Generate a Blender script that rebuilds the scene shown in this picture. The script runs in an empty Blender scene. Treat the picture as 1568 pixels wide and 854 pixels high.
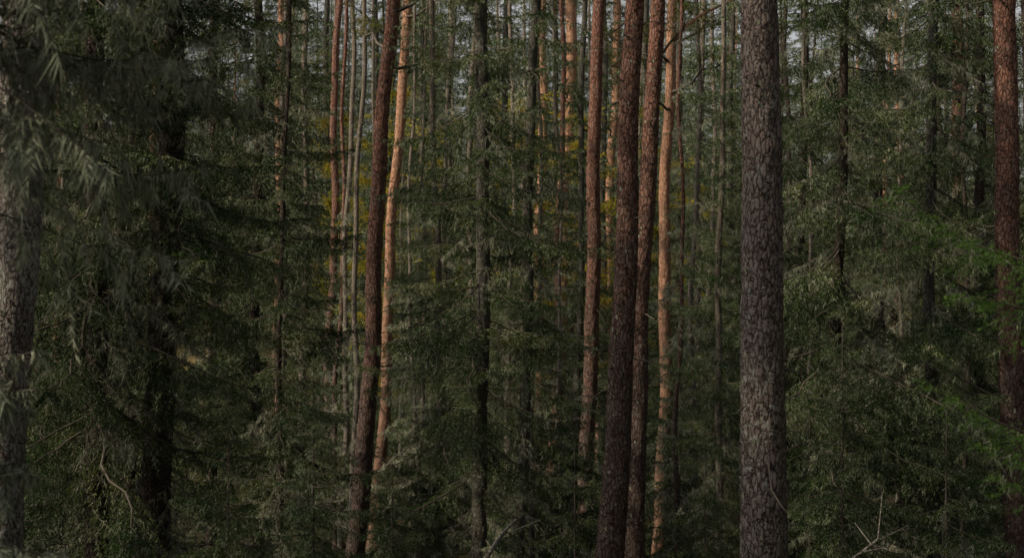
import bpy, math
import numpy as np
rng=np.random.default_rng(11)
FPX=2178.0; CZ=3.0
SUN_EL=37; SUN_AZ=(-0.90,-0.42)   # horizontal direction towards the sun

def sst(a,b,x):
    t=np.clip((np.asarray(x,float)-a)/(b-a),0,1); return t*t*(3-2*t)
def gz(x,y):
    x=np.asarray(x,float); y=np.asarray(y,float)
    b=0.12*np.sin(x*0.9+y*0.3)+0.10*np.sin(y*0.8-x*0.5)+0.25*np.sin(x*0.17+1)*np.sin(y*0.13)
    return -2.6*sst(6,30,y)+12.5*sst(48,125,y)+b*sst(1,8,np.abs(y)+np.abs(x))
def nrm(v):
    return v/np.maximum(np.linalg.norm(v,axis=-1,keepdims=True),1e-9)

class MB:
    def __init__(s): s.V=[];s.F=[];s.M=[];s.S=[];s.n=0
    def add(s,v,f,m,smooth=False):
        v=np.asarray(v,float).reshape(-1,3); f=np.asarray(f,int).reshape(-1,3)
        s.V.append(v); s.F.append(f+s.n); s.n+=len(v)
        s.M.append(np.full(len(f),m,int) if np.isscalar(m) else np.asarray(m,int)); s.S.append(np.full(len(f),smooth,bool))
    def arr(s):
        return np.concatenate(s.V),np.concatenate(s.F),np.concatenate(s.M),np.concatenate(s.S)
    def addp(s,p,R,off):
        v,f,m,sm=p
        s.V.append(v@R.T+off); s.F.append(f+s.n); s.n+=len(v); s.M.append(m); s.S.append(sm)
    def build(s,name,mats):
        v,f,m,sm=s.arr()
        me=bpy.data.meshes.new(name)
        me.vertices.add(len(v)); me.vertices.foreach_set('co',v.astype(np.float32).ravel())
        me.loops.add(len(f)*3); me.loops.foreach_set('vertex_index',f.astype(np.int32).ravel())
        me.polygons.add(len(f)); me.polygons.foreach_set('loop_start',np.arange(0,len(f)*3,3,dtype=np.int32))
        me.polygons.foreach_set('loop_total',np.full(len(f),3,dtype=np.int32))
        for x in mats: me.materials.append(x)
        me.polygons.foreach_set('material_index',m.astype(np.int32))
        me.polygons.foreach_set('use_smooth',sm)
        me.update(calc_edges=True); return me

def tube(mb,P,r,sides,mat,noise=0.0,smooth=True):
    P=np.asarray(P,float); n=len(P); r=np.asarray(r,float)
    T=nrm(np.gradient(P,axis=0))
    ref=np.array([0,1.0,0]) if abs(T[0,1])<0.8 else np.array([1.0,0,0])
    A=nrm(np.cross(T,ref)); B=np.cross(T,A)
    a=np.arange(sides)*2*np.pi/sides
    rr=r[:,None]*np.ones((n,sides))
    if noise>0:
        N=rng.normal(size=(n,sides)); N=(N+np.roll(N,1,0)+np.roll(N,-1,0))/1.7
        big=np.cumsum(rng.normal(size=(n,sides))*0.15,axis=0); big=big-big.mean(0); big=np.clip((big+np.roll(big,1,1)+np.roll(big,-1,1))/3,-1.5,1.5)
        rr=rr*(1+noise*N+noise*0.8*big)
    V=P[:,None,:]+A[:,None,:]*(np.cos(a)[None,:,None]*rr[:,:,None])+B[:,None,:]*(np.sin(a)[None,:,None]*rr[:,:,None])
    i=np.arange(n-1)[:,None]*sides; j=np.arange(sides)[None,:]; k=(j+1)%sides
    q0=(i+j).ravel();q1=(i+k).ravel();q2=(i+sides+k).ravel();q3=(i+sides+j).ravel()
    F=np.concatenate([np.stack([q0,q1,q2],1),np.stack([q0,q2,q3],1)])
    mb.add(V.reshape(-1,3),F,mat,smooth)

def needles(mb,S,D,Ln,spacing,nl,nw,mat,fw=0.6,grav=0.0):
    c=np.maximum(1,np.ceil(Ln/spacing).astype(int)); idx=np.repeat(np.arange(len(S)),c); n=len(idx)
    t=rng.random(n); d=D[idx]; p=S[idx]+d*(Ln[idx]*t)[:,None]
    pr=nrm(np.cross(d,rng.normal(size=(n,3))))
    nd=nrm(d*fw+pr*0.8+np.array([0,0,-grav]))
    w=nrm(np.cross(nd,rng.normal(size=(n,3))))*nw/2
    l=nl*rng.uniform(0.6,1.3,n)[:,None]
    V=np.stack([p-w,p+w,p+nd*l],1).reshape(-1,3)
    mb.add(V,np.arange(n*3).reshape(-1,3),mat)
def sticks(mb,S,D,Ln,w,mat,taper=0.5):
    n=len(S); a=nrm(np.cross(D,rng.normal(size=(n,3))))*w/2; b=nrm(np.cross(D,a))*w/2
    E=S+D*Ln[:,None]
    V=np.stack([S+a,S-a*0.5+b,S-a*0.5-b,E+a*taper,E+(-a*0.5+b)*taper,E+(-a*0.5-b)*taper],1).reshape(-1,3)
    k=np.array([[0,1,4],[0,4,3],[1,2,5],[1,5,4],[2,0,3],[2,3,5]])
    F=(np.arange(n)[:,None,None]*6+k[None]).reshape(-1,3)
    mb.add(V,F,mat)

def main_axis(L,droop,up,n=10):
    t=np.linspace(0,1,n)
    y=np.cumsum(rng.normal(size=n))*0.025*L; y-=y[0]
    z=-droop*L*t+up*L*t**2.5+np.cumsum(rng.normal(size=n))*0.012*L
    return np.stack([t*L*0.96,y,z],1)
def interp(P,t):
    x=t*(len(P)-1); i=np.clip(x.astype(int),0,len(P)-2); f=(x-i)[:,None]
    return P[i]*(1-f)+P[i+1]*f, nrm(P[i+1]-P[i])

def live_branch(L,hi=True,hang=0.5,bare=0.16,nw=0.0100,nl=0.026,sp=None,lich=0.32,droop=None):
    mb=MB(); P=main_axis(L,rng.uniform(0.25,0.6) if droop is None else droop,rng.uniform(0.1,0.3))
    tube(mb,P,np.linspace(0.013*max(L,0.8)/1.5,0.002,len(P)),4 if hi else 3,0)
    st=0.06 if hi else 0.12
    ts=np.arange(bare*rng.uniform(0.7,1.2),1.0,st/L); ts=np.concatenate([ts,ts+0.4*st/L]); ts=np.clip(ts+rng.normal(size=len(ts))*0.01,0.03,0.995)
    side=np.where(np.arange(len(ts))<len(ts)//2,1.0,-1.0)
    b,ax=interp(P,ts)
    l=(0.36*L*(1-ts)**0.75*np.minimum(1,(ts-0.05)*3.5+0.35)+0.08)*rng.uniform(0.4,1.3,len(ts))
    sv=nrm(np.cross(ax,np.array([0,0,1.0])))*side[:,None]
    d=nrm(ax*rng.uniform(0.3,0.8,len(ts))[:,None]+sv+np.array([0,0,-1])*(hang*rng.uniform(0.3,1.3,len(ts)))[:,None]+rng.normal(size=(len(ts),3))*0.12)
    S=[];D=[];LL=[]
    k=3 if hi else 2
    p=b.copy(); dd=d.copy()
    for s in range(k):
        S.append(p.copy());D.append(dd.copy());LL.append(l/k); 
        m=2 if hi else 1
        for q in range(m):
            for sg in (1,-1):
                pp=p+dd*(l/k*rng.uniform(0.1,0.95,len(l)))[:,None]
                sd=nrm(np.cross(dd,np.array([0,0,1.0])+rng.normal(size=(len(l),3))*0.3))*sg
                d2=nrm(dd*0.8+sd*0.8+np.array([0,0,-1])*(hang*0.5*rng.random(len(l)))[:,None])
                S.append(pp);D.append(d2);LL.append(np.minimum(0.14,l*0.42)*rng.uniform(0.4,1.2,len(l))*(1-0.22*s))
        p=p+dd*(l/k)[:,None]; dd=nrm(dd+np.array([0,0,-1])*hang*0.55+rng.normal(size=dd.shape)*0.08)
    n0=len(P)-3
    S.append(P[n0:-1]);D.append(nrm(P[n0+1:]-P[n0:-1]));LL.append(np.linalg.norm(P[n0+1:]-P[n0:-1],axis=1))
    S=np.concatenate(S);D=np.concatenate(D);LL=np.concatenate(LL)
    if hi: sticks(mb,S[:len(l)],D[:len(l)],LL[:len(l)],0.0035,0)
    if sp is None: sp=0.017 if hi else 0.038
    needles(mb,S,D,LL,sp,nl if hi else nl*1.8,nw if hi else nw*2.0,1)
    m=rng.random(len(S))<lich
    if m.any(): needles(mb,S[m],D[m],LL[m],0.02 if hi else 0.06,0.06 if hi else .09,0.0045 if hi else .012,2,0.2,1.0)
    return mb.arr()

def dead_branch(L,hi=True,lich=1.0,hang=0.4,lw=0.005):
    mb=MB(); P=main_axis(L,rng.uniform(0.1,0.6),rng.uniform(0.0,0.3))
    tube(mb,P,np.linspace(0.009,0.0018,len(P)),4 if hi else 3,0)
    st=0.08 if hi else 0.16
    ts=np.arange(0.15,1.0,st/L); side=np.where(rng.random(len(ts))<0.5,1.0,-1.0)
    b,ax=interp(P,ts)
    l=(0.38*L*(1-ts)**0.6+0.06)*rng.uniform(0.3,1.2,len(ts))
    sv=nrm(np.cross(ax,np.array([0,0,1.0])))*side[:,None]
    d=nrm(ax*0.7+sv+np.array([0,0,-1])*(hang*rng.uniform(-0.3,1.5,len(ts)))[:,None]+rng.normal(size=(len(ts),3))*0.2)
    S=[];D=[];LL=[];p=b.copy();dd=d.copy()
    for s in range(3 if hi else 2):
        kk=3 if hi else 2
        S.append(p.copy());D.append(dd.copy());LL.append(l/kk)
        for q in range(2 if hi else 1):
            pp=p+dd*(l/kk*rng.random(len(l)))[:,None]
            S.append(pp);D.append(nrm(dd+rng.normal(size=dd.shape)*0.7+np.array([0,0,-0.2])));LL.append(l*0.35*rng.uniform(0.3,1.2,len(l)))
        p=p+dd*(l/kk)[:,None]; dd=nrm(dd+np.array([0,0,-1])*hang*0.4+rng.normal(size=dd.shape)*0.25)
    S=np.concatenate(S);D=np.concatenate(D);LL=np.concatenate(LL)
    sticks(mb,S,D,LL,0.0045 if hi else 0.008,0)
    if lich>0:
        S=np.concatenate([S,P[2:-1]]);D=np.concatenate([D,nrm(P[3:]-P[2:-1])]);LL=np.concatenate([LL,np.linalg.norm(P[3:]-P[2:-1],axis=1)])
        needles(mb,S,D,LL,0.018/lich if hi else 0.06/lich,0.045,lw if hi else lw*2.0,2,0.3,0.7)
        m=rng.random(len(S))<0.3
        needles(mb,S[m],D[m],LL[m],0.015/lich if hi else .06/lich,0.11,lw if hi else lw*2.0,2,0.1,1.6)
    return mb.arr()

Ls=[0.6,1.0,1.5,2.1]
LIVE={ (h,i):[live_branch(L,h,hang) for hang in ((0.4,0.9,1.4) if h else (0.5,1.1))] for h in (True,False) for i,L in enumerate(Ls)}
DEAD={ (h,i):[dead_branch(L,h,lc) for lc in ((0.7,1.2,2.0,0.3) if h else (0.6,1.2))] for h in (True,False) for i,L in enumerate(Ls)}

def rot(az,pitch,roll=0):
    ca,sa=math.cos(az),math.sin(az);cp,sp=math.cos(pitch),math.sin(pitch);cr,sr=math.cos(roll),math.sin(roll)
    Rz=np.array([[ca,-sa,0],[sa,ca,0],[0,0,1]]);Ry=np.array([[cp,0,-sp],[0,1,0],[sp,0,cp]]);Rx=np.array([[1,0,0],[0,cr,-sr],[0,sr,cr]])
    return Rz@Ry@Rx
def pick(tab,hi,L):
    i=int(np.argmin([abs(math.log(L/x)) for x in Ls])); lst=tab[(bool(hi),i)]
    return lst[int(rng.integers(len(lst)))],L/Ls[i]

def spruce_branches(H,z0,live0,R,whorl=0.3,nb=4.5,deadmix=0.0,deadR=1.0,hi_top=9.5,shape=0.75):
    mb=MB(); z=z0
    while z<H-0.1:
        q=1-z/H
        n=max(2,int(nb+rng.normal()*0.8)); a0=rng.random()*6.28
        for k in range(n):
            az=a0+k*6.283/n+rng.normal()*0.35; zz=z+rng.normal()*0.08
            live=(z>live0+rng.normal()*0.9) and rng.random()>deadmix
            if live:
                L=max(0.25,R*min(1.0,(q*1.25)**shape)*rng.uniform(0.5,1.15))
                p,s=pick(LIVE,zz<hi_top,L); pit=-0.22+0.75*(z/H)**1.5+rng.normal()*0.13
            else:
                L=deadR*rng.uniform(0.3,1.2)*min(1,q*1.5+.2); p,s=pick(DEAD,zz<hi_top,L); pit=-0.2+rng.normal()*0.22
            mb.addp(p,rot(az,pit,rng.normal()*0.25)*s,np.array([0,0,zz]))
        z+=whorl*rng.uniform(0.6,1.4)
    return mb

# ---------- materials ----------
def mat(name):
    m=bpy.data.materials.new(name); m.use_nodes=True; nt=m.node_tree; nt.nodes.clear()
    return m,nt,nt.nodes,nt.links
def noise(N,Lk,vec,sc,det=4,rough=0.6):
    n=N.new('ShaderNodeTexNoise'); n.inputs['Scale'].default_value=sc; n.inputs['Detail'].default_value=det; n.inputs['Roughness'].default_value=rough
    Lk.new(vec,n.inputs['Vector']); return n.outputs['Fac']
def ramp(N,Lk,fac,stops):
    r=N.new('ShaderNodeValToRGB'); e=r.color_ramp.elements
    while len(e)<len(stops): e.new(0.5)
    for k,(p,c) in zip(e,stops): k.position=p; k.color=(*c,1) if len(c)==3 else c
    Lk.new(fac,r.inputs['Fac']); return r.outputs['Color']
def mixc(N,Lk,fac,a,b):
    m=N.new('ShaderNodeMix'); m.data_type='RGBA'
    for s,i in ((fac,0),(a,6),(b,7)):
        if isinstance(s,(tuple,list)): m.inputs[i].default_value=(*s,1)
        elif isinstance(s,(int,float)): m.inputs[i].default_value=s
        else: Lk.new(s,m.inputs[i])
    return m.outputs[2]

def leaf_mat(name,c1,c2,c3,trans=0.0):
    m,nt,N,Lk=mat(name); g=N.new('ShaderNodeNewGeometry'); oi=N.new('ShaderNodeObjectInfo')
    f=noise(N,Lk,g.outputs['Position'],1.1,2)
    a=ramp(N,Lk,f,[(0.36,c1),(0.5,c2),(0.66,c3)])
    hs=N.new('ShaderNodeHueSaturation'); mr=N.new('ShaderNodeMapRange'); mr.inputs[3].default_value=0.65; mr.inputs[4].default_value=1.35
    Lk.new(oi.outputs['Random'],mr.inputs[0]); Lk.new(mr.outputs[0],hs.inputs['Value']); Lk.new(a,hs.inputs['Color']); a=hs.outputs[0]
    p=N.new('ShaderNodeBsdfDiffuse'); Lk.new(a,p.inputs['Color'])
    o=N.new('ShaderNodeOutputMaterial')
    if trans>0:
        t=N.new('ShaderNodeBsdfTranslucent'); mx=N.new('ShaderNodeMixShader'); mx.inputs[0].default_value=trans
        Lk.new(a,t.inputs['Color']); Lk.new(p.outputs[0],mx.inputs[1]); Lk.new(t.outputs[0],mx.inputs[2]); Lk.new(mx.outputs[0],o.inputs[0])
    else: Lk.new(p.outputs[0],o.inputs[0])
    return m

def bark_mat(name,low,low2,high,high2,h0,h1,lich=0.3,crack=(0.03,0.022,0.018),scale=22,zs=0.4,bump=0.7,lcol=(0.22,0.23,0.19)):
    m,nt,N,Lk=mat(name); tc=N.new('ShaderNodeTexCoord'); v=tc.outputs['Object']
    ns=N.new('ShaderNodeTexNoise'); ns.inputs['Scale'].default_value=12; ns.inputs['Detail'].default_value=4; ns.inputs['Roughness'].default_value=0.65; Lk.new(v,ns.inputs['Vector'])
    ma=N.new('ShaderNodeVectorMath'); ma.operation='MULTIPLY_ADD'; ma.inputs[1].default_value=(0.06,0.06,0.16); Lk.new(ns.outputs['Color'],ma.inputs[0]); Lk.new(v,ma.inputs[2])
    mp=N.new('ShaderNodeMapping'); mp.inputs['Scale'].default_value=(1,1,zs); Lk.new(ma.outputs[0],mp.inputs[0]); w=mp.outputs[0]
    vo=N.new('ShaderNodeTexVoronoi'); vo.feature='DISTANCE_TO_EDGE'; vo.inputs['Scale'].default_value=scale; Lk.new(w,vo.inputs['Vector'])
    vc=N.new('ShaderNodeTexVoronoi'); vc.inputs['Scale'].default_value=scale; Lk.new(w,vc.inputs['Vector'])
    nf=noise(N,Lk,v,45,5,0.7); nm=noise(N,Lk,v,4.5,5)
    sx=N.new('ShaderNodeSeparateXYZ'); Lk.new(v,sx.inputs[0])
    mr=N.new('ShaderNodeMapRange'); mr.inputs[1].default_value=h0; mr.inputs[2].default_value=h1; Lk.new(sx.outputs[2],mr.inputs[0])
    hsum=N.new('ShaderNodeMath'); hsum.operation='MULTIPLY_ADD'; hsum.inputs[1].default_value=1.6; hsum.inputs[2].default_value=-0.8; Lk.new(nm,hsum.inputs[0])
    hh=N.new('ShaderNodeMath'); hh.operation='ADD'; hh.use_clamp=True; Lk.new(mr.outputs[0],hh.inputs[0]); Lk.new(hsum.outputs[0],hh.inputs[1])
    sc=N.new('ShaderNodeSeparateColor'); Lk.new(vc.outputs['Color'],sc.inputs[0])
    cl=mixc(N,Lk,sc.outputs[0],low,low2); ch=mixc(N,Lk,sc.outputs[1],high,high2)
    c=mixc(N,Lk,hh.outputs[0],cl,ch)
    c=mixc(N,Lk,ramp(N,Lk,nf,[(0.35,(0.55,0.55,0.55)),(0.6,(0,0,0))]),c,tuple(x*0.5 for x in low))
    vs=N.new('ShaderNodeMath'); vs.operation='MULTIPLY_ADD'; vs.inputs[1].default_value=0.20; Lk.new(nf,vs.inputs[0]); Lk.new(vo.outputs['Distance'],vs.inputs[2])
    c=mixc(N,Lk,ramp(N,Lk,vs.outputs[0],[(0.12,(0.95,0.95,0.95)),(0.245,(0,0,0))]),c,crack)
    nl=noise(N,Lk,v,18,6,0.78); nl2=noise(N,Lk,v,2.5,3)
    mu=N.new('ShaderNodeMath'); mu.operation='MULTIPLY'
    Lk.new(ramp(N,Lk,nl,[(0.61-lich*0.10,(0,0,0)),(0.66-lich*0.09,(1,1,1))]),mu.inputs[0]); Lk.new(ramp(N,Lk,nl2,[(0.38,(0.1,0.1,0.1)),(0.65,(1,1,1))]),mu.inputs[1])
    mu2=N.new('ShaderNodeMath'); mu2.operation='MULTIPLY'; mu2.inputs[1].default_value=min(1,lich*1.5); Lk.new(mu.outputs[0],mu2.inputs[0])
    c=mixc(N,Lk,mu2.outputs[0],c,lcol)
    hgt=N.new('ShaderNodeMath'); hgt.operation='MULTIPLY_ADD'; hgt.inputs[1].default_value=0.55; Lk.new(nf,hgt.inputs[0])
    cl2=N.new('ShaderNodeMath'); cl2.operation='MINIMUM'; cl2.inputs[1].default_value=0.2; Lk.new(vo.outputs['Distance'],cl2.inputs[0])
    cm=N.new('ShaderNodeMath'); cm.operation='MULTIPLY'; cm.inputs[1].default_value=3.2; Lk.new(cl2.outputs[0],cm.inputs[0]); Lk.new(cm.outputs[0],hgt.inputs[2])
    bp=N.new('ShaderNodeBump'); bp.inputs['Strength'].default_value=bump; bp.inputs['Distance'].default_value=0.028; Lk.new(hgt.outputs[0],bp.inputs['Height'])
    p=N.new('ShaderNodeBsdfDiffuse'); Lk.new(c,p.inputs['Color']); Lk.new(bp.outputs[0],p.inputs['Normal'])
    o=N.new('ShaderNodeOutputMaterial'); Lk.new(p.outputs[0],o.inputs[0]); return m

M_need=leaf_mat('spruce_needles',(0.026,0.048,0.016),(0.040,0.068,0.021),(0.080,0.098,0.030))  # third tone yellowed so patches look sunlit, sunlight put into the colour
M_fresh=leaf_mat('fresh_spruce_needles',(0.085,0.165,0.036),(0.11,0.20,0.045),(0.13,0.22,0.05),0.25)
M_pneed=leaf_mat('pine_needles',(0.06,0.08,0.025),(0.09,0.10,0.03),(0.14,0.13,0.035),0.2)
M_lich=leaf_mat('beard_lichen',(0.20,0.22,0.15),(0.26,0.275,0.19),(0.34,0.35,0.25))
M_birch=leaf_mat('birch_leaves',(0.28,0.26,0.03),(0.38,0.29,0.03),(0.18,0.21,0.03),0.5)
M_twig=leaf_mat('twig_wood',(0.06,0.05,0.04),(0.09,0.078,0.062),(0.15,0.13,0.105))
B_big=bark_mat('pine_bark_old',(0.16,0.128,0.112),(0.225,0.188,0.166),(0.20,0.135,0.112),(0.265,0.195,0.168),2,11,0.7,scale=25,zs=0.33,crack=(0.045,0.034,0.028),lcol=(0.30,0.31,0.27),bump=0.7)
B_old2=bark_mat('pine_bark_lichened',(0.18,0.155,0.138),(0.25,0.22,0.195),(0.22,0.17,0.148),(0.28,0.23,0.20),2,11,0.95,scale=26,zs=0.36,crack=(0.05,0.04,0.034),lcol=(0.32,0.34,0.29),bump=0.65)
B_red=bark_mat('pine_bark_red',(0.115,0.085,0.073),(0.165,0.128,0.11),(0.24,0.108,0.074),(0.31,0.16,0.115),2.2,7.5,0.5,scale=27,zs=0.34,crack=(0.05,0.029,0.022))
B_org=bark_mat('pine_bark_orange',(0.17,0.105,0.075),(0.23,0.155,0.115),(0.46,0.235,0.14),(0.55,0.33,0.21),1.5,7.2,0.2,scale=28,zs=0.28,crack=(0.13,0.07,0.045),bump=0.4)
B_spr=bark_mat('spruce_bark',(0.10,0.095,0.078),(0.15,0.14,0.115),(0.12,0.108,0.09),(0.17,0.153,0.125),2,10,0.7,scale=38,zs=0.7,crack=(0.045,0.038,0.032),lcol=(0.19,0.21,0.165))
B_pale=bark_mat('dead_spruce_bark',(0.19,0.175,0.15),(0.26,0.24,0.21),(0.29,0.235,0.18),(0.35,0.285,0.22),1,8,0.6,scale=38,zs=0.6,crack=(0.08,0.065,0.05))
B_dark=bark_mat('spruce_bark_dark',(0.06,0.05,0.042),(0.09,0.075,0.062),(0.085,0.065,0.052),(0.12,0.095,0.075),2,10,0.35,scale=34,zs=0.6,lcol=(0.12,0.13,0.105))
FM=[M_twig,M_need,M_lich]

# ---------- ground ----------
xs=np.concatenate([np.linspace(-260,-62,24),np.linspace(-60,60,121),np.linspace(62,260,24)])
ys=np.concatenate([np.linspace(-160,-22,18),np.linspace(-20,135,156),np.linspace(140,420,24)])
X,Y=np.meshgrid(xs,ys); Z=gz(X,Y)+rng.normal(size=X.shape)*0.03
mb=MB(); nx=len(xs); i=(np.arange(len(ys)-1)[:,None]*nx+np.arange(nx-1)[None,:]).ravel()
mb.add(np.stack([X,Y,Z],-1).reshape(-1,3),np.concatenate([np.stack([i,i+1,i+nx+1],1),np.stack([i,i+nx+1,i+nx],1)]),0,True)
m,nt,N,Lk=mat('forest_floor'); g=N.new('ShaderNodeNewGeometry'); ps=g.outputs['Position']
c=mixc(N,Lk,ramp(N,Lk,noise(N,Lk,ps,0.5,6),[(0.4,(0,0,0)),(0.6,(1,1,1))]),(0.05,0.06,0.022),(0.07,0.055,0.035))
c=mixc(N,Lk,ramp(N,Lk,noise(N,Lk,ps,9,8,0.7),[(0.4,(0,0,0)),(0.7,(1,1,1))]),c,(0.03,0.026,0.016))
sx=N.new('ShaderNodeSeparateXYZ'); Lk.new(ps,sx.inputs[0]); mr=N.new('ShaderNodeMapRange'); mr.inputs[1].default_value=50; mr.inputs[2].default_value=70; Lk.new(sx.outputs[1],mr.inputs[0])
dry=mixc(N,Lk,noise(N,Lk,ps,2.2,8,0.7),(0.12,0.10,0.035),(0.24,0.175,0.085))
c=mixc(N,Lk,mr.outputs[0],c,dry)
p=N.new('ShaderNodeBsdfDiffuse'); Lk.new(c,p.inputs['Color'])
bp=N.new('ShaderNodeBump'); bp.inputs['Distance'].default_value=0.1; Lk.new(noise(N,Lk,ps,12,8,0.7),bp.inputs['Height']); Lk.new(bp.outputs[0],p.inputs['Normal'])
o=N.new('ShaderNodeOutputMaterial'); Lk.new(p.outputs[0],o.inputs[0])
sc=bpy.context.scene; col=sc.collection
def link(name,me,parent=None,loc=None,coll=None,rotz=0,scale=None,tilt=None):
    ob=bpy.data.objects.new(name,me); (coll or col).objects.link(ob)
    if loc is not None: ob.location=loc
    ob.rotation_euler=(tilt[0] if tilt else 0,tilt[1] if tilt else 0,rotz)
    if scale: ob.scale=scale if isinstance(scale,tuple) else (scale,)*3
    if parent: ob.parent=parent
    return ob
link('ground',mb.build('ground',[m]))

# ---------- branch sets ----------
BS={}
BS['A']=spruce_branches(17,0.8,2.6,1.8,0.30,5.0,0.18,0.95).build('spruce_branches_a',FM)
BS['B']=spruce_branches(15,0.4,0.6,2.1,0.32,4.8,0.15,1.0).build('spruce_branches_b',FM)
BS['C']=spruce_branches(18,0.8,3.8,1.7,0.26,5.0,0.12,1.0).build('spruce_branches_c',FM)
BS['D']=spruce_branches(14,0.6,2.6,1.1,0.28,5.0,0.2,0.7).build('spruce_branches_d',FM)
BS['E']=spruce_branches(16,0.6,1.6,2.1,0.28,5.0,0.38,1.2).build('spruce_branches_e',FM)
BS['X']=spruce_branches(9.5,0.6,99,1,0.30,3.2,0,0.75).build('dead_branches_x',FM)
BS['Y']=spruce_branches(9.5,1.5,99,1,0.5,2.2,0,0.5).build('dead_branches_y',FM)
LO=[spruce_branches(18,1.0,2.5,2.2,0.34,5.0,0.12,0.9,0,0.7).build('far_spruce_a',FM),
    spruce_branches(16,0.4,0.8,2.3,0.34,5.0,0.06,0.9,0,0.7).build('far_spruce_b',FM),
    spruce_branches(19,0.8,3.4,1.9,0.34,5.0,0.2,1.1,0,0.7).build('far_spruce_c',FM)]
LOX=spruce_branches(9.5,0.6,99,1,0.36,3.2,0,0.8,0).build('far_dead_branches',FM)
SAP=[spruce_branches(h,0.15,0,r,0.2,4.5,0.08,0.5,9).build('sapling_branches',FM) for h,r in ((2.6,0.9),(3.8,1.1),(1.8,0.7))]

def pine_crown(z0,z1,R,nbr=24):
    mb=MB()
    for k in range(nbr):
        z=z0+(z1-z0)*rng.random()**0.8; q=(z-z0)/(z1-z0); L=R*(1-0.7*q)*rng.uniform(0.5,1.1); az=rng.random()*6.28
        n=7; t=np.linspace(0,1,n); P=np.stack([t*L,np.cumsum(rng.normal(size=n))*0.06*L,0.25*L*t*t+np.cumsum(rng.normal(size=n))*0.04*L],1)
        R3=rot(az,0.1+0.5*q); P=(P-P[0])@R3.T+np.array([0,0,z]); tube(mb,P,np.linspace(0.035,0.008,n),4,0)
        m=14; tt=rng.uniform(0.35,1,m); b,ax=interp(P,tt); d=nrm(ax+rng.normal(size=(m,3))*0.8+np.array([0,0,0.3])); l=rng.uniform(0.15,0.5,m)
        sticks(mb,b,d,l,0.012,0); S=np.repeat(b,4,0)+np.repeat(d,4,0)*(np.repeat(l,4)*rng.uniform(0.4,1,4*m))[:,None]; D=nrm(rng.normal(size=(4*m,3))+np.array([0,0,.5]))
        needles(mb,S,D,np.full(4*m,0.16),0.012,0.08,0.012,1,0.5)
    return mb.build('pine_crown',[M_twig,M_pneed,M_lich])
CR=[pine_crown(9.5,18,2.4),pine_crown(11,19,2.2),pine_crown(8.5,16,1.8)]

# ---------- trunks ----------
def trunk_mesh(name,pts_fn,r_fn,z0,z1,mat_,hi=True,noise_=0.03,flakes=0,stubs=0,fl_sz=0.02):
    mb=MB(); zz=np.concatenate([np.arange(-0.3,8.5,0.05 if hi else 0.2),np.arange(8.5,z1,0.5),[z1]])
    P=np.array([pts_fn(z) for z in zz]); r=np.array([r_fn(z) for z in zz])
    tube(mb,P,r,28 if hi else 12,0,noise_)
    if flakes:
        z=rng.uniform(0,8.5,flakes); a=rng.random(flakes)*6.283
        C=np.array([pts_fn(q) for q in z]); rr=np.array([r_fn(q) for q in z])
        nvec=np.stack([np.cos(a),np.sin(a),np.zeros(flakes)],1); tv=np.stack([-np.sin(a),np.cos(a),np.zeros(flakes)],1)
        s=fl_sz*rng.uniform(0.4,1.5,flakes)[:,None]; p=C+nvec*(rr*1.01)[:,None]; up=np.array([0,0,1.0])
        lift=nvec*s*rng.uniform(0.1,0.7,flakes)[:,None]
        v0=p-tv*s*0.6-nvec*0.004; v1=p+tv*s*0.6-nvec*0.004; v2=p+tv*s*0.4+up*s*1.8+lift; v3=p-tv*s*0.5+up*s*1.5+lift
        f=np.arange(flakes)[:,None]*4
        mb.add(np.stack([v0,v1,v2,v3],1).reshape(-1,3),np.concatenate([f+[0,1,2],f+[0,2,3]]),np.tile(np.where(rng.random(flakes)<0.15,2,0),2))
    for k in range(stubs):
        z=rng.uniform(1.0,9); az=rng.random()*6.28; L=rng.uniform(0.05,0.5)*(2 if rng.random()<0.15 else 1); c=np.array(pts_fn(z)); n=5; t=np.linspace(0,1,n)
        P=np.stack([t*L+r_fn(z)*0.8*1,np.cumsum(rng.normal(size=n))*0.03*L,-0.2*L*t+np.cumsum(rng.normal(size=n))*0.05*L],1)@rot(az,rng.normal()*0.25).T+c
        tube(mb,P,np.linspace(rng.uniform(0.008,0.016),0.004,n),5,1)
    return mb.build(name,[mat_,M_twig,M_lich])

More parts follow.
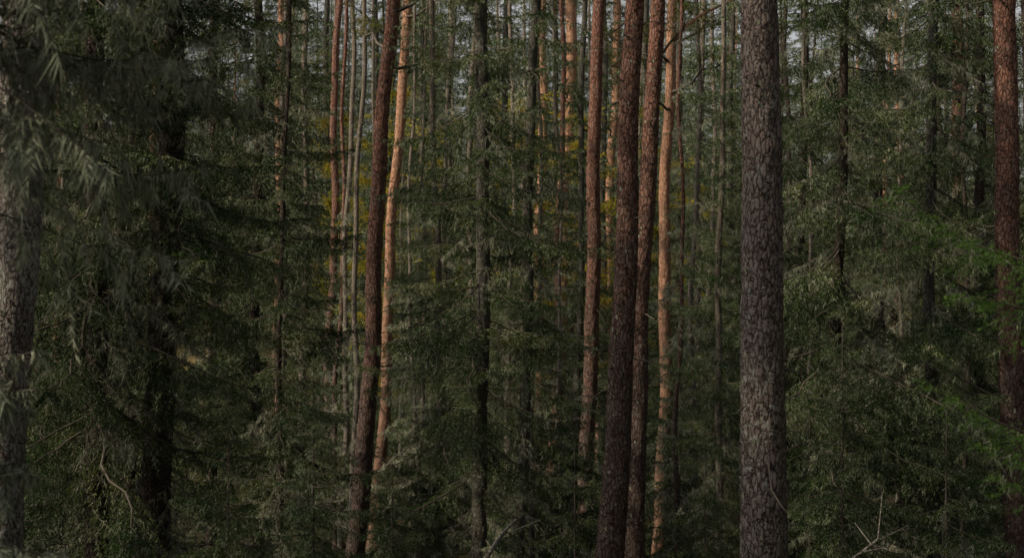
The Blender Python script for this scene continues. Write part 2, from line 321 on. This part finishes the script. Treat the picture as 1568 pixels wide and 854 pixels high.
def tree(kind,d,xt,xb,wt,wb,H,bark,crown=None,cs=1.0,hi=True,flakes=0,stubs=0,noise_=0.03,fl_sz=0.02,wig=0.03):
    zt=CZ+427/FPX*d; zb=CZ-427/FPX*d
    Xt=(xt-784)/FPX*d; Xb=(xb-784)/FPX*d; sl=(Xt-Xb)/(zt-zb)
    base=float(gz(Xb-zb*sl,d)); xbase=Xb+sl*(base-zb); base=float(gz(xbase,d))
    rt=wt*d/FPX/2; rb=wb*d/FPX/2; hz=zt-base; hb=zb-base
    ph=rng.random(4)*6.28
    def pf(z):
        zc=min(z,hz); x=sl*zc+(z-zc)*sl*0.4
        return (x+wig*math.sin(z*0.9+ph[0])+wig*0.4*math.sin(z*2.3+ph[1]), wig*math.sin(z*0.7+ph[2]), z)
    def rf(z):
        if z>hz: return max(0.02,rt+(0.03-rt)*(z-hz)/max(1,(H-hz)))
        r=rb+(rt-rb)*(z-hb)/(hz-hb)
        return r*(1+0.35*math.exp(-max(z,0)*3))
    me=trunk_mesh(kind,pf,rf,0,max(H,hz+1),bark,hi,noise_,flakes,stubs,fl_sz)
    ob=link(kind,me,loc=(xbase,d,base))
    if crown is not None:
        pc=crown.name.startswith('pine_crown')
        c=link('crown' if pc else 'branches',crown,parent=ob,rotz=rng.random()*6.28,scale=(cs,cs,1.0 if pc else cs))
        if pc: c.location=(pf(9)[0],0,0)
        else:
            q=bpy.data.objects.new('lean',None); col.objects.link(q); q.parent=ob; q.rotation_euler=(0,math.atan(sl),0); c.parent=q
    return ob

P='pine_tree'; S='spruce_tree'; DT='dead_spruce_tree'
tree(P,12,34,8,66,58,18,B_old2,CR[0],flakes=2600,stubs=10,noise_=0.025)
tree(P,13,1162,1171,55,73,19,B_big,CR[1],flakes=3800,stubs=7,noise_=0.025,fl_sz=0.017,wig=0.012)
tree(P,18,1535,1558,33,40,19,B_red,CR[0],flakes=1200,stubs=12,wig=0.02)
tree(P,17,974,936,28,42,18,B_red,CR[1],flakes=1800,stubs=16,wig=0.025)
tree(P,20,1004,967,22,31,19,B_red,CR[0],flakes=1200,stubs=12,wig=0.03)
tree(P,27,1027,1011,15,21,19,B_org,CR[2],flakes=500,stubs=10,wig=0.04)
tree(P,27,917,896,18,24,19,B_red,CR[1],flakes=500,stubs=12,wig=0.03)
tree(P,24,599,547,20,28,18,B_red,CR[2],flakes=600,stubs=18,wig=0.04)
tree(P,30,622,573,14,18,19,B_org,CR[0],flakes=300,stubs=10,wig=0.04)
tree(P,42,832,822,13,17,20,B_org,CR[1],stubs=8,wig=0.05)
tree(P,40,876,845,16,20,20,B_org,CR[0],stubs=8,wig=0.05)
tree(P,44,946,915,12,15,20,B_org,CR[2],stubs=6,wig=0.05)
tree(P,38,518,498,10,14,18,B_red,BS['Y'],stubs=10,wig=0.05)
tree(P,45,430,424,11,13,20,B_org,CR[0],stubs=5,wig=0.05)
tree(P,40,238,226,10,12,20,B_org,CR[1],stubs=5,wig=0.05)
tree(P,34,1462,1486,17,22,20,B_red,CR[2],stubs=10,wig=0.05)
tree(P,48,95,85,11,13,20,B_org,CR[0],stubs=5,wig=0.05)
# spruces
tree(S,15,262,240,34,50,17,B_dark,BS['C'],1.0)
tree(S,14,150,142,26,36,17,B_dark,BS['E'],0.95)
tree(S,19,214,196,18,26,16,B_dark,BS['B'],1.0)
tree(S,20,740,735,18,24,17,B_spr,BS['A'],0.95,wig=0.02)
tree(S,22,820,795,13,19,17,B_spr,BS['D'],1.15)
tree(S,23,662,676,8,12,13,B_pale,BS['E'],0.75)
tree(S,24,1107,1098,7,12,14,B_pale,BS['D'],0.95)
tree(S,30,1075,1062,7,10,14,B_pale,BS['B'],0.9)
tree(S,19,1425,1428,14,22,17,B_spr,BS['E'],1.0)
tree(S,17,1290,1282,12,20,17,B_dark,BS['E'],0.95)
tree(S,24,1350,1340,12,18,17,B_dark,BS['A'],1.05)
tree(S,26,1230,1225,10,16,17,B_dark,BS['B'],1.0)
tree(S,25,1500,1502,12,20,17,B_dark,BS['B'],1.0)
tree(S,22,395,392,12,18,17,B_dark,BS['A'],1.0)
tree(S,26,330,325,14,18,17,B_dark,BS['E'],1.0)
tree(S,18,440,425,6,10,12,B_dark,BS['D'],0.9)
tree(S,28,470,462,8,12,14,B_pale,BS['D'],1.1)
tree(S,20,70,60,16,22,17,B_dark,BS['B'],1.1)
tree(S,33,690,684,8,12,15,B_pale,BS['B'],0.9)
tree(S,29,895,880,8,12,15,B_spr,BS['D'],1.1)
tree(S,31,775,770,9,12,17,B_spr,BS['B'],0.95)
tree(S,36,990,985,9,12,17,B_spr,BS['B'],0.9)
tree(S,37,648,640,9,12,17,B_spr,BS['A'],1.0)
tree(S,36,1120,1116,9,12,17,B_spr,BS['A'],0.9)
tree(S,40,740,738,9,12,17,B_spr,LO[1],1.0)
tree(S,41,925,922,9,12,17,B_spr,LO[0],0.9)
tree(S,46,575,572,8,11,17,B_spr,LO[1],1.15)
tree(S,50,500,498,8,11,17,B_spr,LO[0],1.15)
tree(S,47,850,848,8,11,17,B_spr,LO[1],1.15)
tree(S,48,1040,1038,8,11,17,B_spr,LO[1],1.1)
for d,xt,xb,w,b in ((28,130,127,9,B_pale),(26,438,430,10,B_pale),(30,540,522,9,B_pale),(26,556,536,9,B_pale),(30,532,510,7,B_red),(24,655,640,6,B_pale),
                  (28,692,668,7,B_pale),(30,725,712,9,B_pale),(27,786,778,8,B_pale),(24,830,815,7,B_pale),(32,862,850,9,B_red),(26,632,628,6,B_pale),(25,850,862,6,B_pale),
                  (25,1046,1036,7,B_red),(28,1070,1056,8,B_pale),(32,1093,1086,8,B_pale),(34,1205,1207,9,B_dark),(22,1235,1240,6,B_pale),(21,1385,1370,6,B_pale),
                  (36,180,176,9,B_pale),(34,100,96,8,B_pale),(22,1480,1478,7,B_dark)):
    tree(DT,d,xt,xb,w*0.75,w*1.1,11,b,BS['X'] if rng.random()<0.7 else BS['Y'],rng.uniform(0.85,1.2),hi=False,noise_=0.02,wig=0.05)

def bare_limb(name,pts,r0,r1,m):
    mb=MB(); pts=np.array(pts,float); t=np.linspace(0,1,24); Q,_=interp(pts,t); Q[1:-1]=(Q[:-2]+Q[1:-1]*2+Q[2:])/4
    tube(mb,Q,np.linspace(r0,r1,24),8,0,0.05)
    b,ax=interp(Q,rng.uniform(0.3,1,8)); sticks(mb,b,nrm(ax+rng.normal(size=(8,3))*0.7),rng.uniform(0.1,0.4,8),0.012,0)
    return link(name,mb.build(name,[m]))
def W(px,py,d): return ((px-784)/FPX*d,d,CZ+(427-py)/FPX*d)
bare_limb('pine_limb',[W(1024,75,27),W(1045,45,27.1),W(1075,22,27.3),W(1118,2,27.5),W(1150,-30,27.6)],0.045,0.02,B_org)

def birch_leaves(z0,z1,R,n):
    mb=MB()
    for k in range(30):
        z=rng.uniform(z0,z1); L=R*rng.uniform(0.5,1.1)*(1-0.5*(z-z0)/(z1-z0)); t=np.linspace(0,1,6)
        Pp=np.stack([t*L,np.cumsum(rng.normal(size=6))*0.05*L,0.5*L*t-0.3*L*t*t],1)@rot(rng.random()*6.28,0.2).T+np.array([0,0,z]); tube(mb,Pp,np.linspace(.015,.004,6),4,0)
        b,ax=interp(Pp,rng.uniform(0.25,1,40)); d=nrm(ax+rng.normal(size=(40,3))*0.6-np.array([0,0,.5])); l=rng.uniform(.15,.5,40)
        sticks(mb,b,d,l,.004,0); needles(mb,b,d,l,n,0.045,0.035,1,0.3,0.4)
    return mb.build('birch_crown',[M_twig,M_birch,M_lich])
BC=birch_leaves(3,10.5,1.6,0.03)
for d,x,s in ((34,690,0.9),(35,800,1.0),(41,510,1.0),(39,900,1.0),(42,615,1.1),(40,1070,0.9),(46,980,1.1),(36,570,0.8),(44,760,1.1)):
    tree('birch_tree',d,x+3,x-3,4,7,11,B_pale,BC,s,hi=False)

def sapling(px,d,k,s):
    x=(px-784)/FPX*d; mb=MB(); h=[2.6,3.8,1.8][k]; tube(mb,[(0,0,-0.1),(0.01,0,h*0.5),(0,0,h)],[0.02,0.012,0.004],6,0)
    ob=link('spruce_sapling',mb.build('sapling_stem',[M_twig]),loc=(x,d,float(gz(x,d))),scale=s,rotz=rng.random()*6)
    link('branches',SAP[k],parent=ob)
for a in ((1290,15,1,0.85),(1240,17,0,1.0),(1380,18,1,0.9),(480,17,1,0.8),(350,14,0,0.9),(420,19,1,1.0),(640,22,1,0.8),(860,24,1,1.0),(780,26,0,1.2),(1080,22,0,1.0),(90,16,0,1),(600,17,2,1.0),(1450,15,2,1.2),(1040,26,1,1.2),(880,18,2,1.1)):
    sapling(*a)

# ---------- far forest ----------
def gen_trunk(mat_,H,r):
    return trunk_mesh('far_trunk',lambda z:(0.05*math.sin(z*0.7),0.04*math.sin(z*0.5+1),z),lambda z:max(0.02,r*(1-z/H*0.85)),0,H,mat_,False,0.03)
FT=[gen_trunk(B_dark,16,0.11),gen_trunk(B_spr,16,0.09),gen_trunk(B_org,18,0.14),gen_trunk(B_org,18,0.11),gen_trunk(B_pale,10,0.05)]
def put(coll,x,y,kind,s):
    z=float(gz(x,y)); rz=rng.random()*6.28; t=(rng.normal()*0.03,rng.normal()*0.03)
    k=dict(loc=(x,y,z),coll=coll,rotz=rz,scale=s,tilt=t)
    if kind=='s': link('trunk',FT[int(rng.integers(2))],**k); link('branches',LO[int(rng.integers(3))],**k)
    elif kind=='p': link('trunk',FT[2+int(rng.integers(2))],**k); link('crown',CR[int(rng.integers(3))],**k)
    elif kind=='d': link('trunk',FT[4],**k); link('branches',LOX,**k)
    else: link('branches',SAP[int(rng.integers(3))],**k)
def inst(name,coll):
    e=bpy.data.objects.new(name,None); e.instance_type='COLLECTION'; e.instance_collection=coll; col.objects.link(e)
cf=bpy.data.collections.new('distant_forest_trees')
for k in range(250):
    y=30+90*rng.random()**1.0; x=rng.uniform(-0.41,0.41)*y; px=784+x/y*FPX
    side=(px<370 or px>1180)
    if y<44 and not side: continue
    if px<370 and y<48 and rng.random()<0.65: continue
    r=rng.random()
    if side: kind='s' if r<0.85 else ('p' if r<0.97 else 'd')
    else: kind='s' if r<0.82 else ('p' if r<0.95 else 'd')
    put(cf,x,y,kind,rng.uniform(0.8,1.2))
inst('distant_forest',cf)
cu=bpy.data.collections.new('undergrowth_saplings')
for k in range(80):
    y=rng.uniform(20,60); x=rng.uniform(-0.42,0.42)*y; put(cu,x,y,'y',rng.uniform(0.5,1.2))
inst('undergrowth',cu)
cs_=bpy.data.collections.new('surrounding_forest_trees')
k=0
while k<175:
    x=rng.uniform(-32,26); y=rng.uniform(-22,34)
    if abs(x)<0.40*y+1.5 or math.hypot(x,y)<4.2 : continue
    if y>3 and abs(x)<0.40*y+2.4: continue
    if math.hypot(x+2.6,y-4.5)<3.3 or math.hypot(x-3.4,y-6.5)<3.3: continue
    if x<0 and y>10: 
        if rng.random()<0.95: k+=1; continue
    put(cs_,x,y,'s' if rng.random()<0.85 else 'p',rng.uniform(0.95,1.2)); k+=1
inst('surrounding_forest',cs_)

# ---------- near trees just outside the frame whose branches reach in ----------
def near_tree(x,y,r,H,bark,specs,fm):
    g0=float(gz(x,y))
    me=trunk_mesh('spruce_tree',lambda z:(0.02*math.sin(z),0,z),lambda z:max(0.02,r*(1-z/H)),0,H,bark,True,0.03)
    ob=link('spruce_tree',me,loc=(x,y,g0)); mb=MB()
    for (z,az,pit,p,s) in specs: mb.addp(p,rot(az,pit,rng.normal()*0.15)*s,np.array([0,0,z-g0]))
    link('branches',mb.build('near_branches',fm),parent=ob); return ob
rd=math.radians
M_lich2=leaf_mat('beard_lichen_near_lit',(0.24,0.265,0.18),(0.31,0.335,0.235),(0.38,0.40,0.285))  # paler copy of the beard lichen, brightness painted in where light is blocked
def nl_(L,**k): return live_branch(L,True,sp=0.007,nw=0.0035,nl=0.017,**k)
sp=[]
for k in range(11):
    sp.append((3.72+0.10*k+rng.normal()*0.05,rd(rng.uniform(-16,14)),rng.uniform(-0.12,0.08),dead_branch(rng.uniform(1.5,2.1),True,2.0,0.8,0.0045),1))
for k in range(15):
    sp.append((3.95+0.08*k,rd(rng.uniform(-30,30)),rng.uniform(-0.08,0.14),nl_(rng.uniform(1.0,1.9),hang=0.7,lich=0.08,droop=0.25),1))
for k in range(7):
    sp.append((2.05+0.15*k,rd(rng.uniform(-12,15)),rng.uniform(-0.12,0.05),dead_branch(rng.uniform(1.05,1.3),True,4.5,0.6,0.006),1))
near_tree(-2.85,5.0,0.11,15,B_dark,sp,[M_twig,M_need,M_lich2])
sp=[]
for z,a,p_,L in ((2.88,178,0.14,2.0),(2.80,168,0.08,1.5),(2.10,180,0.12,1.8),(2.0,168,0.05,1.4),(2.6,192,0.10,1.2),(1.8,186,0.05,1.35)):
    sp.append((z,rd(a),p_,live_branch(L,True,0.35,0.3,0.0045,0.021,0.010,0.08,0.16),1))
near_tree(3.75,7.2,0.07,9,B_spr,sp,[M_twig,M_fresh,M_lich])
def snag(pts): bare_limb('fallen_branch',pts,0.022,0.010,B_pale)
snag([(-0.7,10,float(gz(0,10))-.1),W(735,870,10),W(765,820,10.1),W(790,795,10.2)])
snag([(2.1,10,float(gz(2,10))-.1),W(1238,880,10),W(1300,860,10.2),W(1345,825,10.3)])

# ---------- light, sky, camera ----------
w=bpy.data.worlds.new('World'); sc.world=w; w.use_nodes=True; nt=w.node_tree; bg=nt.nodes['Background']
sky=nt.nodes.new('ShaderNodeTexSky'); sky.sky_type='NISHITA'; sky.sun_disc=False; sky.sun_elevation=rd(SUN_EL)
sky.sun_rotation=math.atan2(SUN_AZ[0],SUN_AZ[1]); sky.air_density=1.0; sky.dust_density=4.0
hs=nt.nodes.new('ShaderNodeHueSaturation'); hs.inputs['Saturation'].default_value=0.12; nt.links.new(sky.outputs[0],hs.inputs['Color'])
nt.links.new(hs.outputs[0],bg.inputs[0]); bg.inputs[1].default_value=0.14
sl=bpy.data.lights.new('sun','SUN'); sl.energy=4.0; sl.angle=rd(1.5); sl.color=(1.0,0.86,0.66)
so=bpy.data.objects.new('sun',sl); col.objects.link(so)
from mathutils import Vector
v=Vector((SUN_AZ[0],SUN_AZ[1],0)).normalized()*math.cos(rd(SUN_EL)); v.z=math.sin(rd(SUN_EL))
so.rotation_euler=v.to_track_quat('Z','Y').to_euler()
cd=bpy.data.cameras.new('camera'); co=bpy.data.objects.new('camera',cd); col.objects.link(co); co.location=(0,0,CZ); co.rotation_euler=(rd(90),0,0)
cd.lens=50; cd.sensor_width=36; cd.clip_end=2000; cd.clip_start=0.05
cd.dof.use_dof=True; cd.dof.focus_distance=16; cd.dof.aperture_fstop=4.5
sc.camera=co
sc.view_settings.view_transform='Standard'; sc.view_settings.look='None'; sc.view_settings.exposure=0
print('done',sum(len(m.polygons) for m in bpy.data.meshes))
